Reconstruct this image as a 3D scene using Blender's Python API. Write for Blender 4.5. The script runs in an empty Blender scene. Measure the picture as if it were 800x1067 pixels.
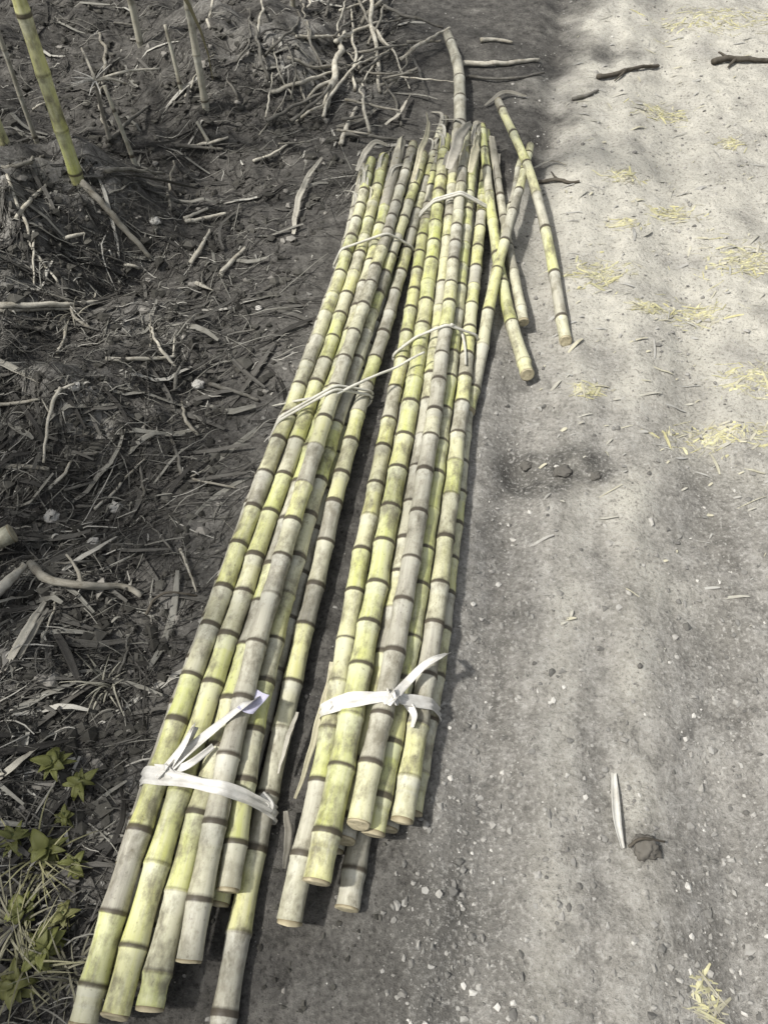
import bpy, math, random
import numpy as np
from mathutils import Vector, noise
random.seed(7); np.random.seed(7)
S = bpy.context.scene
COL = S.collection
R = math.radians

# ------------------------------------------------------------------ camera
F, PITCH, H = 850.0, R(53), 1.40          # focal length in photo pixels, look-down angle, eye height
cam = bpy.data.cameras.new('camera'); camo = bpy.data.objects.new('camera', cam); COL.objects.link(camo)
cam.sensor_fit = 'VERTICAL'; cam.angle = 2*math.atan(533.5/F)
cam.clip_start = 0.05; cam.clip_end = 500
camo.location = (0, 0, H); camo.rotation_euler = (math.pi/2-PITCH, 0, 0)
S.camera = camo

# ------------------------------------------------------------------ light
SUN_EL, SUN_AZ = R(57), R(-108)           # azimuth clockwise from +Y: from the left, a little behind
sd = Vector((math.cos(SUN_EL)*math.sin(SUN_AZ), math.cos(SUN_EL)*math.cos(SUN_AZ), math.sin(SUN_EL)))
w = bpy.data.worlds.new('World'); S.world = w; w.use_nodes = True
nt = w.node_tree; bg = nt.nodes['Background']
sky = nt.nodes.new('ShaderNodeTexSky'); sky.sky_type = 'NISHITA'; sky.sun_disc = False
sky.sun_elevation = SUN_EL; sky.sun_rotation = SUN_AZ; sky.dust_density = 4; sky.air_density = 1.2
hs = nt.nodes.new('ShaderNodeHueSaturation'); hs.inputs['Saturation'].default_value = 0.30   # thin cloud: whiter than a clear sky
nt.links.new(sky.outputs[0], hs.inputs['Color']); nt.links.new(hs.outputs[0], bg.inputs[0])
bg.inputs[1].default_value = 0.10
sl = bpy.data.lights.new('sun', 'SUN'); sl.energy = 3.4; sl.angle = R(3); sl.color = (1, .965, .905)
so = bpy.data.objects.new('sun', sl); COL.objects.link(so); so.rotation_euler = sd.to_track_quat('Z', 'Y').to_euler()
so.location = sd*20
S.view_settings.view_transform = 'Standard'; S.view_settings.look = 'None'
S.view_settings.gamma = 1; S.view_settings.use_curve_mapping = False
S.view_settings.exposure = 0.62

# ------------------------------------------------------------------ helpers
def tag(o, label=None, cat=None, group=None, kind=None):
    if label: o['label'] = label
    if cat: o['category'] = cat
    if group: o['group'] = group
    if kind: o['kind'] = kind
    return o

class MB:
    """collects vertices, faces, uvs and a colour attribute, and links them as ONE mesh object"""
    def __init__(self): self.v = []; self.f = []; self.uv = []; self.c = []
    def add(self, v, f, uv=None, c=None):
        b = len(self.v); self.v += [tuple(p) for p in v]; self.f += [tuple(i+b for i in q) for q in f]
        self.uv += list(uv) if uv is not None else [(0, 0)]*len(v)
        if c is None: c = (1, 1, 1)
        self.c += list(c) if isinstance(c, list) else [c]*len(v)
    def build(self, name, mat, parent=None, smooth=True, origin=None):
        me = bpy.data.meshes.new(name)
        v = np.array(self.v, dtype=float)
        if origin is None: origin = (v[:, 0].mean(), v[:, 1].mean(), v[:, 2].min())
        po = parent['_o'] if parent is not None and '_o' in parent else (0, 0, 0)
        me.from_pydata([tuple(p) for p in v-np.array(origin)], [], self.f)
        uvl = me.uv_layers.new(name='UVMap')
        li = np.zeros(len(me.loops), dtype=np.int32); me.loops.foreach_get('vertex_index', li)
        uvl.data.foreach_set('uv', np.array(self.uv, dtype=np.float32)[li].ravel())
        a = me.attributes.new('tone', 'FLOAT_COLOR', 'POINT')
        cc = np.ones((len(v), 4), dtype=np.float32); cc[:, :3] = np.array(self.c, dtype=np.float32); a.data.foreach_set('color', cc.ravel())
        if smooth: me.polygons.foreach_set('use_smooth', np.ones(len(me.polygons), dtype=bool))
        me.materials.append(mat); me.update()
        o = bpy.data.objects.new(name, me); COL.objects.link(o)
        if parent is not None:
            o.parent = parent
            o.location = tuple(np.array(origin)-np.array(ORIG.get(parent.name, (0, 0, 0))))
        else: o.location = origin
        ORIG[o.name] = tuple(origin)
        return o
ORIG = {}
def shade(c, a, b):
    k = random.uniform(a, b); return tuple(v*k for v in c)

def frames(P):
    """tangent, side, up for every point of a path"""
    P = np.asarray(P, float); T = np.gradient(P, axis=0); T /= np.linalg.norm(T, axis=1)[:, None]+1e-12
    ref = np.array([0, 0, 1.]) if abs(T[:, 2]).mean() < .8 else np.array([1., 0, 0])
    A = np.cross(T, ref); A /= np.linalg.norm(A, axis=1)[:, None]+1e-12
    return T, A, np.cross(A, T)

def resample(P, n):
    """Catmull-Rom through the points, n samples at even arc length"""
    P = np.asarray(P, float)
    if len(P) > 2:
        Q = np.vstack([2*P[0]-P[1], P, 2*P[-1]-P[-2]]); out = []
        for i in range(1, len(Q)-2):
            for t in np.linspace(0, 1, 12, endpoint=False):
                a, b, c, d = Q[i-1:i+3]
                out.append(.5*((2*b)+(c-a)*t+(2*a-5*b+4*c-d)*t*t+(3*b-a-3*c+d)*t**3))
        P = np.array(out+[P[-1]])
    s = np.r_[0, np.cumsum(np.linalg.norm(np.diff(P, axis=0), axis=1))]
    t = np.linspace(0, s[-1], n)
    return np.stack([np.interp(t, s, P[:, k]) for k in range(P.shape[1])], 1)

def tube(mb, P, rad, n=10, c=(1, 1, 1), cap=True, lump=0.0):
    P = np.asarray(P, float); m = len(P)
    rad = np.full(m, rad) if np.isscalar(rad) else np.asarray(rad)
    T, A, B = frames(P); V = []; UV = []; s = 0
    ph = random.random()*50
    for i in range(m):
        if i: s += np.linalg.norm(P[i]-P[i-1])
        for j in range(n):
            a = 2*math.pi*j/n
            k = rad[i]*(1+lump*noise.noise((s*40+ph, math.cos(a)*1.3, math.sin(a)*1.3)))
            V.append(P[i]+k*(math.cos(a)*A[i]+math.sin(a)*B[i])); UV.append((j/n*.1, s))
    Fc = [(i*n+j, i*n+(j+1) % n, (i+1)*n+(j+1) % n, (i+1)*n+j) for i in range(m-1) for j in range(n)]
    if cap: Fc += [tuple(range(n))[::-1], tuple((m-1)*n+j for j in range(n))]
    mb.add(V, Fc, UV, c)

def ribbon(mb, P, wid, fold=.25, c=(1, 1, 1), twist=0.0, up=None, taper=None, thick=.0006):
    """thin leaf or tape with a folded middle, closed on both sides"""
    P = np.asarray(P, float); m = len(P); T, A, B = frames(P)
    if taper is None: taper = lambda t: 1
    tw = twist if hasattr(twist, '__len__') else np.linspace(0, twist, m)
    V = []; UV = []; s = 0
    for i in range(m):
        if i: s += np.linalg.norm(P[i]-P[i-1])
        ca, sa = math.cos(tw[i]), math.sin(tw[i])
        side = ca*A[i]+sa*B[i]; nn = -sa*A[i]+ca*B[i]
        wv = wid*.5*taper(i/(m-1))
        for j, (u, h) in enumerate(((-1, fold), (-.5, fold*.35), (0, 0), (.5, fold*.35), (1, fold))):
            V.append(P[i]+side*u*wv+nn*(h*wv)); UV.append((u*wid*.5, s))
    k = len(V)
    for i in range(m):
        ca, sa = math.cos(tw[i]), math.sin(tw[i]); nn = -sa*A[i]+ca*B[i]
        for j in range(5): V.append(np.array(V[i*5+j])-nn*thick); UV.append(UV[i*5+j])
    Fc = []
    for i in range(m-1):
        for j in range(4):
            a = i*5+j; Fc.append((a, a+1, a+6, a+5)); Fc.append((k+a, k+a+5, k+a+6, k+a+1))
        for j in (0, 4):
            a = i*5+j; q = (a, a+5, k+a+5, k+a); Fc.append(q if j == 0 else q[::-1])
    mb.add(V, Fc, UV, c)

# ---- photo pixel -> place in the world
CP, SP = math.cos(PITCH), math.sin(PITCH)
def ray(px, py):
    a, b = (px-400)/F, (py-533.5)/F
    return np.array([a, CP-b*SP, -SP-b*CP])
def at(px, py, z=0.0):
    d = ray(px, py); t = (z-H)/d[2]; return np.array([0, 0, H])+t*d

AX = R(9.8)                               # the road and the bundles run 9.8 degrees right of +Y
def uof(x, y): return x*math.cos(AX)-y*math.sin(AX)
def ss(a, b, x):
    t = min(1, max(0, (x-a)/(b-a))); return t*t*(3-2*t)
U_LEFT = uof(*at(205, 600)[:2]); U_RIGHT = uof(*at(470, 600)[:2])
U_RUT1 = uof(*at(505, 760)[:2]); U_RIDGE = uof(*at(660, 700)[:2]); U_RUT2 = uof(*at(745, 700)[:2])
MOUNDS = []                               # x, y, radius, height
for px, py, r_, h_ in ((58, 232, .27, .19), (255, 62, .34, .13), (20, 440, .18, .05), (150, 350, .16, .04), (20, 850, .16, .05), (330, 90, .25, .06), (115, 430, .14, .05), (-40, 330, .3, .12), (60, 660, .15, .05)):
    q = at(px, py); MOUNDS.append((q[0], q[1], r_, h_))
HOLES = []
for px, py, r_, h_ in ((140, 275, .16, -.06), (200, 165, .2, -.07), (210, 420, .16, -.045), (110, 500, .18, -.04), (160, 700, .2, -.03), (585, 492, .06, -.012), (545, 490, .06, -.012), (640, 820, .05, -.006)):
    q = at(px, py); HOLES.append((q[0], q[1], r_, h_))
N = noise.noise
def gh(x, y):
    u = uof(x, y)
    left = 1-ss(U_LEFT-.30, U_LEFT-.02, u)
    road = ss(U_RIGHT-.02, U_RIGHT+.10, u)
    far = ss(4, 8, math.hypot(x, y))
    h = 0.0
    fine = .0035*N((x*14, y*14, 1))+.0018*N((x*34, y*34, 5))+.0009*N((x*75, y*75, 9))
    h += fine*(1+1.6*left)
    if left > 0:
        h += left*(.055*N((x*2.1, y*2.1, 3))+.042*N((x*6, y*6, 7))+.022*N((x*15, y*15, 11))+.010*N((x*32, y*32, 15))-.012)
        h += left*.10*ss(U_LEFT-.6, U_LEFT-2.2, u) if u < U_LEFT-.6 else 0
    if road > 0:
        h += road*(.012*N((x*1.6, y*1.6, 13))+.011*N((x*5, y*5, 17))+.007*N((x*13, y*9, 19))+.0035*N((x*27, y*24, 23)))
        g = lambda c, s: math.exp(-((u-c)/s)**2)
        wv = .02*N((y*1.7, 3, 5)); h += road*(-.022*g(U_RUT1+wv, .06)+.014*g((U_RUT1+U_RIDGE)/2+wv, .07)+.012*g(U_RIDGE+wv, .045)-.022*g(U_RUT2+wv, .07))
    for mx, my, r_, h_ in MOUNDS:
        d2 = ((x-mx)**2+(y-my)**2)/(r_*r_)
        if d2 < 6: h += left*h_*math.exp(-d2*d2*.8)*(1+.35*N((x*9, y*9, 21)))
    for mx, my, r_, h_ in HOLES:
        d2 = ((x-mx)**2+(y-my)**2)/(r_*r_)
        if d2 < 6: h += h_*math.exp(-d2)
    return h*(1-far)
def on(px, py, lift=0.0):
    z = 0.0
    for _ in range(8): p = at(px, py, z); z = .5*z+.5*(gh(p[0], p[1])+lift)
    return at(px, py, z)
def ppm(p): return F/((p[1])*CP+(H-p[2])*SP)      # photo pixels per metre at a place

# ------------------------------------------------------------------ materials
def mat(name): 
    m = bpy.data.materials.new(name); m.use_nodes = True
    return m, m.node_tree, m.node_tree.nodes['Principled BSDF']
class NB:
    def __init__(s, t): s.t = t
    def n(s, ty, **kw):
        x = s.t.nodes.new(ty)
        for k, v in kw.items():
            if k.startswith('i_'): x.inputs[k[2:].replace('_', ' ')].default_value = v
            else: setattr(x, k, v)
        return x
    def l(s, a, b): s.t.links.new(a, b)
    def noise(s, vec, scale, detail=6, rough=.6, w=None):
        x = s.n('ShaderNodeTexNoise'); x.inputs['Scale'].default_value = scale; x.inputs['Detail'].default_value = detail; x.inputs['Roughness'].default_value = rough
        if vec is not None: s.l(vec, x.inputs['Vector'])
        return x.outputs['Fac']
    def ramp(s, fac, *stops):
        x = s.n('ShaderNodeValToRGB'); e = x.color_ramp.elements
        while len(e) < len(stops): e.new(.5)
        for q, (p, c) in zip(e, stops):
            q.position = p; q.color = (c, c, c, 1) if np.isscalar(c) else (*c, 1)
        s.l(fac, x.inputs[0]); return x.outputs[0]
    def mix(s, fac, a, b, blend='MIX'):
        x = s.n('ShaderNodeMix', data_type='RGBA', blend_type=blend)
        for v, k in ((fac, 0), (a, 6), (b, 7)):
            if hasattr(v, 'is_linked'): s.l(v, x.inputs[k])
            else: x.inputs[k].default_value = v if k == 0 else (*v, 1)
        return x.outputs[2]
    def math(s, op, a, b=0.0):
        x = s.n('ShaderNodeMath', operation=op)
        for v, k in ((a, 0), (b, 1)):
            if hasattr(v, 'is_linked'): s.l(v, x.inputs[k])
            else: x.inputs[k].default_value = v
        return x.outputs[0]
    def bump(s, hgt, strength, dist, prev=None):
        x = s.n('ShaderNodeBump'); x.inputs['Strength'].default_value = strength; x.inputs['Distance'].default_value = dist
        s.l(hgt, x.inputs['Height'])
        if prev is not None: s.l(prev, x.inputs['Normal'])
        return x.outputs[0]

def ground_mat():
    m, t, b = mat('soil'); n = NB(t)
    P = n.n('ShaderNodeTexCoord').outputs['Object']
    at_ = n.n('ShaderNodeAttribute', attribute_name='tone'); sep = n.n('ShaderNodeSeparateColor'); n.l(at_.outputs['Color'], sep.inputs[0])
    hum_shade, dust, stain = sep.outputs[0], sep.outputs[1], sep.outputs[2]      # dark soil with shade painted by the bundles, pale dust, damp and dark marks
    n1 = n.noise(P, 3.2, 8, .65); n2 = n.noise(P, 24, 8, .7); n3 = n.noise(P, 120, 5, .7); n4 = n.noise(P, 420, 3, .6)
    dirt = n.ramp(n1, (.30, (.140, .134, .121)), (.50, (.225, .216, .196)), (.70, (.320, .308, .280)))
    dirt = n.mix(n.math('MULTIPLY', n.ramp(n2, (.46, 0), (.70, 1)), .60), dirt, (.37, .362, .34))
    dirt = n.mix(n.math('MULTIPLY', n.ramp(n2, (.32, 1), (.48, 0)), .65), dirt, (.105, .102, .095))
    rot = n.n('ShaderNodeVectorRotate', rotation_type='Z_AXIS'); rot.inputs['Angle'].default_value = AX; n.l(P, rot.inputs[0])
    str_ = n.n('ShaderNodeVectorMath', operation='MULTIPLY'); n.l(rot.outputs[0], str_.inputs[0]); str_.inputs[1].default_value = (14, 1.3, 1)
    sk = n.noise(str_.outputs[0], 1, 7, .62)
    dirt = n.mix(n.math('MULTIPLY', n.ramp(sk, (.34, 1), (.52, 0)), .55), dirt, n.mix(1.0, dirt, (.50, .49, .48), 'MULTIPLY'))
    dirt = n.mix(n.math('MULTIPLY', n.ramp(sk, (.52, 0), (.68, 1)), .55), dirt, n.mix(1.0, dirt, (1.5, 1.49, 1.46), 'MULTIPLY'))
    dirt = n.mix(dust, dirt, n.ramp(n2, (.3, (.36, .346, .300)), (.7, (.53, .511, .445))))
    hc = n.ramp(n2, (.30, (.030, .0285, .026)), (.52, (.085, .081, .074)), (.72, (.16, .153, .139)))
    edge = n.ramp(n.math('ADD', hum_shade, n.math('MULTIPLY', n.math('SUBTRACT', n.noise(P, 9, 8, .7), .5), .9)), (.25, 0), (.75, 1))
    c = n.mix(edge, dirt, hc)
    c = n.mix(n.math('MULTIPLY', stain, n.ramp(n2, (.3, .2), (.6, 1))), c, (.055, .053, .048))
    c = n.mix(n.math('MULTIPLY', n.ramp(n3, (.52, 0), (.66, 1)), .6), c, n.mix(edge, (.44, .43, .40), (.13, .125, .11)))
    c = n.mix(n.math('MULTIPLY', n.ramp(n3, (.34, 1), (.46, 0)), .65), c, n.mix(edge, (.09, .087, .08), (.012, .011, .010)))
    n.l(c, b.inputs['Base Color']); b.inputs['Roughness'].default_value = .95
    b.inputs['Specular IOR Level'].default_value = .2
    bp = n.bump(n2, .7, .016); bp = n.bump(n3, .9, .006, bp); bp = n.bump(n4, .7, .002, bp); n.l(bp, b.inputs['Normal'])
    return m
def cane_mat():
    m, t, b = mat('sugar_cane_rind'); n = NB(t)
    uv = n.n('ShaderNodeTexCoord').outputs['UV']; oi = n.n('ShaderNodeObjectInfo').outputs['Random']
    off = n.n('ShaderNodeCombineXYZ'); n.l(n.math('MULTIPLY', oi, 37.0), off.inputs[0]); n.l(n.math('MULTIPLY', oi, 91.0), off.inputs[2])
    va = n.n('ShaderNodeVectorMath', operation='ADD'); n.l(uv, va.inputs[0]); n.l(off.outputs[0], va.inputs[1])
    def sc(x, y):
        q = n.n('ShaderNodeVectorMath', operation='MULTIPLY'); n.l(va.outputs[0], q.inputs[0]); q.inputs[1].default_value = (x, y, 1); return q.outputs[0]
    a = n.n('ShaderNodeAttribute', attribute_name='tone'); sep = n.n('ShaderNodeSeparateColor'); n.l(a.outputs['Color'], sep.inputs[0])
    node, tone, wax = sep.outputs[0], sep.outputs[1], sep.outputs[2]
    streak = n.noise(sc(60, 5), 1, 6, .65); fibre = n.noise(sc(420, 14), 1, 3, .6); blot = n.noise(sc(26, 16), 1, 7, .7)
    c = n.ramp(tone, (.0, (.235, .222, .185)), (.22, (.36, .345, .27)), (.45, (.45, .44, .27)), (.66, (.50, .495, .20)), (1, (.42, .445, .14)))
    c = n.mix(n.math('MULTIPLY', n.ramp(streak, (.38, 0), (.62, 1)), .50), c, (.53, .515, .41))
    c = n.mix(n.math('MULTIPLY', n.ramp(fibre, (.5, 0), (.75, 1)), .30), c, (.58, .56, .44))
    c = n.mix(n.math('MULTIPLY', wax, .55), c, (.50, .50, .44))
    c = n.mix(n.math('MULTIPLY', n.ramp(blot, (.48, 0), (.64, 1)), .78), c, (.135, .122, .085))
    c = n.mix(n.math('MULTIPLY', n.ramp(n.noise(sc(150, 90), 1, 4, .6), (.62, 0), (.74, 1)), .6), c, (.07, .055, .035))
    c = n.mix(n.ramp(n.math('ADD', node, n.math('MULTIPLY', n.math('SUBTRACT', blot, .5), .5)), (.36, 0), (.68, .94)), c, (.055, .045, .032))
    mould = n.noise(sc(9, 7), 1, 8, .75)
    c = n.mix(n.math('MULTIPLY', n.ramp(mould, (.52, 0), (.62, 1)), .55), c, n.mix(1.0, c, (.42, .40, .38), 'MULTIPLY'))
    n.l(c, b.inputs['Base Color'])
    n.l(n.ramp(blot, (.3, .42), (.7, .72)), b.inputs['Roughness']); b.inputs['Specular IOR Level'].default_value = .35
    n.l(n.bump(blot, .2, .002, n.bump(fibre, .25, .0006)), b.inputs['Normal'])
    return m
def tone_mat(name, rough=.8, vary=.5, bumpd=.001, spec=.3, fib=(300, 8), trans=0.0):
    """colour from the mesh's tone attribute, broken up by fibre and blotch noise"""
    m, t, b = mat(name); n = NB(t)
    uv = n.n('ShaderNodeTexCoord'); a = n.n('ShaderNodeAttribute', attribute_name='tone').outputs['Color']
    q = n.n('ShaderNodeVectorMath', operation='MULTIPLY'); n.l(uv.outputs['UV'], q.inputs[0]); q.inputs[1].default_value = (*fib, 1)
    f = n.noise(q.outputs[0], 1, 4, .6); bl = n.noise(uv.outputs['Object'], 45, 6, .65)
    c = n.mix(n.math('MULTIPLY', n.ramp(bl, (.42, 0), (.70, 1)), vary), a, n.mix(1.0, a, (.38, .35, .30), 'MULTIPLY'))
    c = n.mix(n.math('MULTIPLY', n.ramp(f, (.5, 0), (.75, 1)), vary*.6), c, n.mix(1.0, a, (1.35, 1.33, 1.28), 'MULTIPLY'))
    n.l(c, b.inputs['Base Color']); b.inputs['Roughness'].default_value = rough; b.inputs['Specular IOR Level'].default_value = spec
    n.l(n.bump(f, .4, bumpd), b.inputs['Normal'])
    if trans:
        b.inputs['Subsurface Weight'].default_value = 0
        tr = n.n('ShaderNodeBsdfTranslucent'); n.l(c, tr.inputs[0]); mx = n.n('ShaderNodeMixShader'); mx.inputs[0].default_value = trans
        n.l(b.outputs[0], mx.inputs[1]); n.l(tr.outputs[0], mx.inputs[2]); n.l(mx.outputs[0], t.nodes['Material Output'].inputs[0])
    return m
M_SOIL = ground_mat(); M_CANE = cane_mat()
M_TWIG = tone_mat('dry_twig_bark', .9, .85, .003, .15, (160, 30))
M_LEAF = tone_mat('dry_leaf', .75, .5, .0005, trans=.15)
M_GREEN = tone_mat('green_leaf', .55, .35, .0005, trans=.25)
M_TAPE = tone_mat('white_plastic_tape', .5, .45, .0004, .5, (500, 4), .2)
M_STONE = tone_mat('clod', .95, .4, .002, .2, (90, 90))
M_CUT = tone_mat('cut_cane_flesh', .7, .55, .0006, .3, (500, 500))

# ------------------------------------------------------------------ the ground: one sheet out to the horizon
def axis(lo, hi, step, far):
    a = list(np.arange(lo, hi+1e-6, step)); s = step; x = a[-1]
    while x < far: s *= 1.25; x += s; a.append(x)
    s = step; x = a[0]; pre = []
    while x > -far: s *= 1.25; x -= s; pre.append(x)
    return pre[::-1]+a
gx, gy = axis(-1.75, 1.7, .0085, 150), axis(-.05, 3.85, .0085, 150)
g = MB(); nx, ny = len(gx), len(gy)
PATCH = [(at(px, py)[:2], r_, s_) for px, py, r_, s_ in ((592, 488, .075, 1.0), (550, 490, .065, .95), (622, 486, .05, .8), (540, 480, .05, .8), (620, 495, .03, .8), (565, 505, .06, .5), (672, 880, .03, .8), (548, 640, .03, .4), (480, 900, .12, .35), (440, 1000, .14, .5), (560, 555, .05, .3))]  # road stains, plus ground darkened beside the near bundle ends
DUSTY = [(at(px, py)[:2], r_, s_) for px, py, r_, s_ in ((690, 250, .55, .9), (630, 200, .3, .6), (740, 60, .9, 1.2), (770, 455, .16, .7), (640, 530, .10, .5), (690, 620, .12, .4), (780, 350, .3, .6), (610, 320, .15, .4))]
cs = []; vs = []
for y in gy:
    for x in gx:
        z = gh(x, y); vs.append((x, y, z)); u = uof(x, y)
        wob = .06*N((x*3, y*3, 31))+.03*N((x*9, y*9, 33))
        gap_shade = .6*math.exp(-((u-.5*(U_LEFT+U_RIGHT))/.09)**2)*ss(-.05, .3, y)*(1-ss(2.3, 2.8, y))  # shade of the gap between the bundles, painted into the soil colour
        humus_shade = gap_shade+1-ss(U_LEFT-.16, U_LEFT+.02, u+wob)*.36*(1-.4*ss(1.2, 2.2, y))-ss(U_RIGHT-.03, U_RIGHT+.05+.17*(1-ss(.1, .8, y))+.35*ss(2.2, 3.0, y), u+wob*(.7+2.5*ss(2.2, 2.9, y))+.30*N((x*2.6, y*2.6, 77))*ss(2.2, 2.9, y))*.85  # dark soil on the left; shade strip right of the bundles painted in
        if y > 2.0: humus_shade = max(humus_shade, .62*(1-ss(.10, 1.15, x+wob*4+.25*N((x*2.2, y*2.2, 71))))*ss(2.2, 2.8, y+wob*2))   # ground kept darker around the far end of the bundles
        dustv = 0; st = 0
        for mi, (mx, my, r_, h_) in enumerate(MOUNDS): humus_shade -= (.95 if mi == 0 else .5 if mi == 1 else .7)*math.exp(-(((x-mx)**2+(y-my)**2)/(r_*r_))**2)*(.6+.7*N((x*7, y*7, 51)))
        if abs(x) < 4 and -1 < y < 8:
            for (c, r_, s_) in DUSTY: dustv += s_*math.exp(-((x-c[0])**2+(y-c[1])**2)/(r_*r_))
            for (c, r_, s_) in PATCH: st += s_*math.exp(-(((x-c[0])**2+(y-c[1])**2)/(r_*r_))**2)
            dustv += .6*math.exp(-((u-U_RIDGE)/.045)**2)*(.6+.8*N((x*6, y*6, 41)))+.4*math.exp(-((u-(U_RUT1+U_RIDGE)/2)/.04)**2)
            st += .22*math.exp(-((u-U_RUT1)/.045)**2)*(.7+.9*N((x*7, y*5, 61)))+.3*math.exp(-((u-U_RUT2)/.035)**2)*(.6+1.2*N((x*9, y*7, 63)))
            dustv *= .75+.7*N((x*8, y*8, 43))
        cs.append((min(1, max(0, humus_shade)), min(1, max(0, dustv)), min(1, max(0, st))))
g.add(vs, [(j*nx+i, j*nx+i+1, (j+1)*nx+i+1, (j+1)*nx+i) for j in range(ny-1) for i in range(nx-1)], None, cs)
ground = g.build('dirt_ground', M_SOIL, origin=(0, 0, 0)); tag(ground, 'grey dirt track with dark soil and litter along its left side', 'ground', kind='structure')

# ------------------------------------------------------------------ sugar cane
def cane_mesh(mb, P, r0, r1, first, gap, sides=16, tones=None):
    """rind of one cane: swollen nodes, leaf scars and internodes along the path P (butt first)"""
    P = np.asarray(P, float); s = np.r_[0, np.cumsum(np.linalg.norm(np.diff(P, axis=0), axis=1))]; L = s[-1]
    nodes = []; q = first
    while q < L-.01: nodes.append(q); q += gap*random.uniform(.82, 1.18)*(1-.25*q/L)
    off = [(-.030, 0, 0, .75), (-.014, .01, 0, 1), (-.006, .05, .35, .9), (-.003, .115, .85, .2), (.001, .10, 1, 0), (.0055, .06, .6, .1), (.011, .045, .28, 0), (.015, .02, .12, 0), (.024, 0, 0, 0)]
    st = [(0, 0, 0, 0), (L, 0, 0, 0)]
    for k in nodes:
        kd = random.choice((.55, .75, .9, 1.0)); kw = random.uniform(.3, 1)
        st += [(k+o*random.uniform(.8, 1.1), b_, n_*kd, w_*kw) for o, b_, n_, w_ in off if .001 < k+o < L-.001]
    allq = [0]+nodes+[L]
    for a_, b_ in zip(allq[:-1], allq[1:]):
        for f_ in (.35, .5, .65): st.append((a_+(b_-a_)*f_, -.035, 0, .15))
    st.sort(); pts = [st[0]]
    for q in st[1:]:
        if q[0]-pts[-1][0] > .0018: pts.append(q)
    ss_ = np.array([q[0] for q in pts])
    C = np.stack([np.interp(ss_, s, P[:, k]) for k in range(3)], 1)
    T, A, B = frames(np.stack([np.interp(np.linspace(0, L, 200), s, P[:, k]) for k in range(3)], 1))
    li = np.linspace(0, L, 200)
    A = np.stack([np.interp(ss_, li, A[:, k]) for k in range(3)], 1); B = np.stack([np.interp(ss_, li, B[:, k]) for k in range(3)], 1)
    # slight zigzag from node to node
    zz = np.interp(ss_, allq, [random.uniform(-1, 1)*.0016 for _ in allq])
    C = C+A*zz[:, None]
    tone = [random.random() for _ in range(len(nodes)+1)] if tones is None else [min(1, max(0, random.gauss(tones[0], tones[1]*1.35))) for _ in range(len(nodes)+1)]
    V = []; UV = []; CC = []
    ecc = random.uniform(.94, 1.0); spin = random.random()*6.28
    for i, (q, b_, n_, w_) in enumerate(pts):
        r_ = r0+(r1-r0)*q/L
        tn = tone[sum(1 for k in nodes if k <= q)]
        for j in range(sides):
            a = 2*math.pi*j/sides
            rr = r_*(1+b_)*(1+(ecc-1)*.5*(1+math.cos(2*(a+spin))))
            V.append(C[i]+rr*(math.cos(a)*A[i]+math.sin(a)*B[i]))
            UV.append((abs(j/sides*2-1)*r0*3.1, q)); CC.append((n_, tn, w_))
    m_ = len(pts)
    Fc = [(i*sides+j, i*sides+(j+1) % sides, (i+1)*sides+(j+1) % sides, (i+1)*sides+j) for i in range(m_-1) for j in range(sides)]
    Fc += [tuple(range(sides))[::-1], tuple((m_-1)*sides+j for j in range(sides))]
    mb.add(V, Fc, UV, CC)
    return nodes, s, C, A, B

def cut_end(P, r_, parent, flip=False, col=(.46, .41, .28)):
    """pale cut face: a slightly domed, roughly sawn disc with a thin rim"""
    P = np.asarray(P, float); a = P[0] if not flip else P[-1]; d = (P[0]-P[2]) if not flip else (P[-1]-P[-3]); d = d/np.linalg.norm(d)
    A = np.cross(d, (0, 0, 1.)); A /= np.linalg.norm(A); B = np.cross(A, d)
    V = []; Fc = []; CC = []; n = 16; ti = random.uniform(-.45, .45)
    for k, (f_, h_) in enumerate(((.985, .0002), (.97, .003), (.8, .0038), (.5, .0035), (.22, .0042))):
        for j in range(n):
            t = 2*math.pi*j/n; x_, y_ = math.cos(t)*f_*r_, math.sin(t)*f_*r_
            hh = h_+(0 if k == 0 else max(0, ti*y_+.001*N((x_*200, y_*200, a[0]*9))+.25*r_*abs(ti)))
            V.append(a+A*x_+B*y_+d*hh)
            CC.append((.17, .14, .08) if k < 1 else shade(col, .6, 1.1))
    for k in range(4): Fc += [(k*n+j, k*n+(j+1) % n, (k+1)*n+(j+1) % n, (k+1)*n+j) for j in range(n)]
    Fc.append(tuple(4*n+j for j in range(n)))
    m_ = MB(); m_.add(V, Fc, [(v[0], v[1]) for v in V], CC); return m_.build('cut_end', M_CUT, parent)

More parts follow.
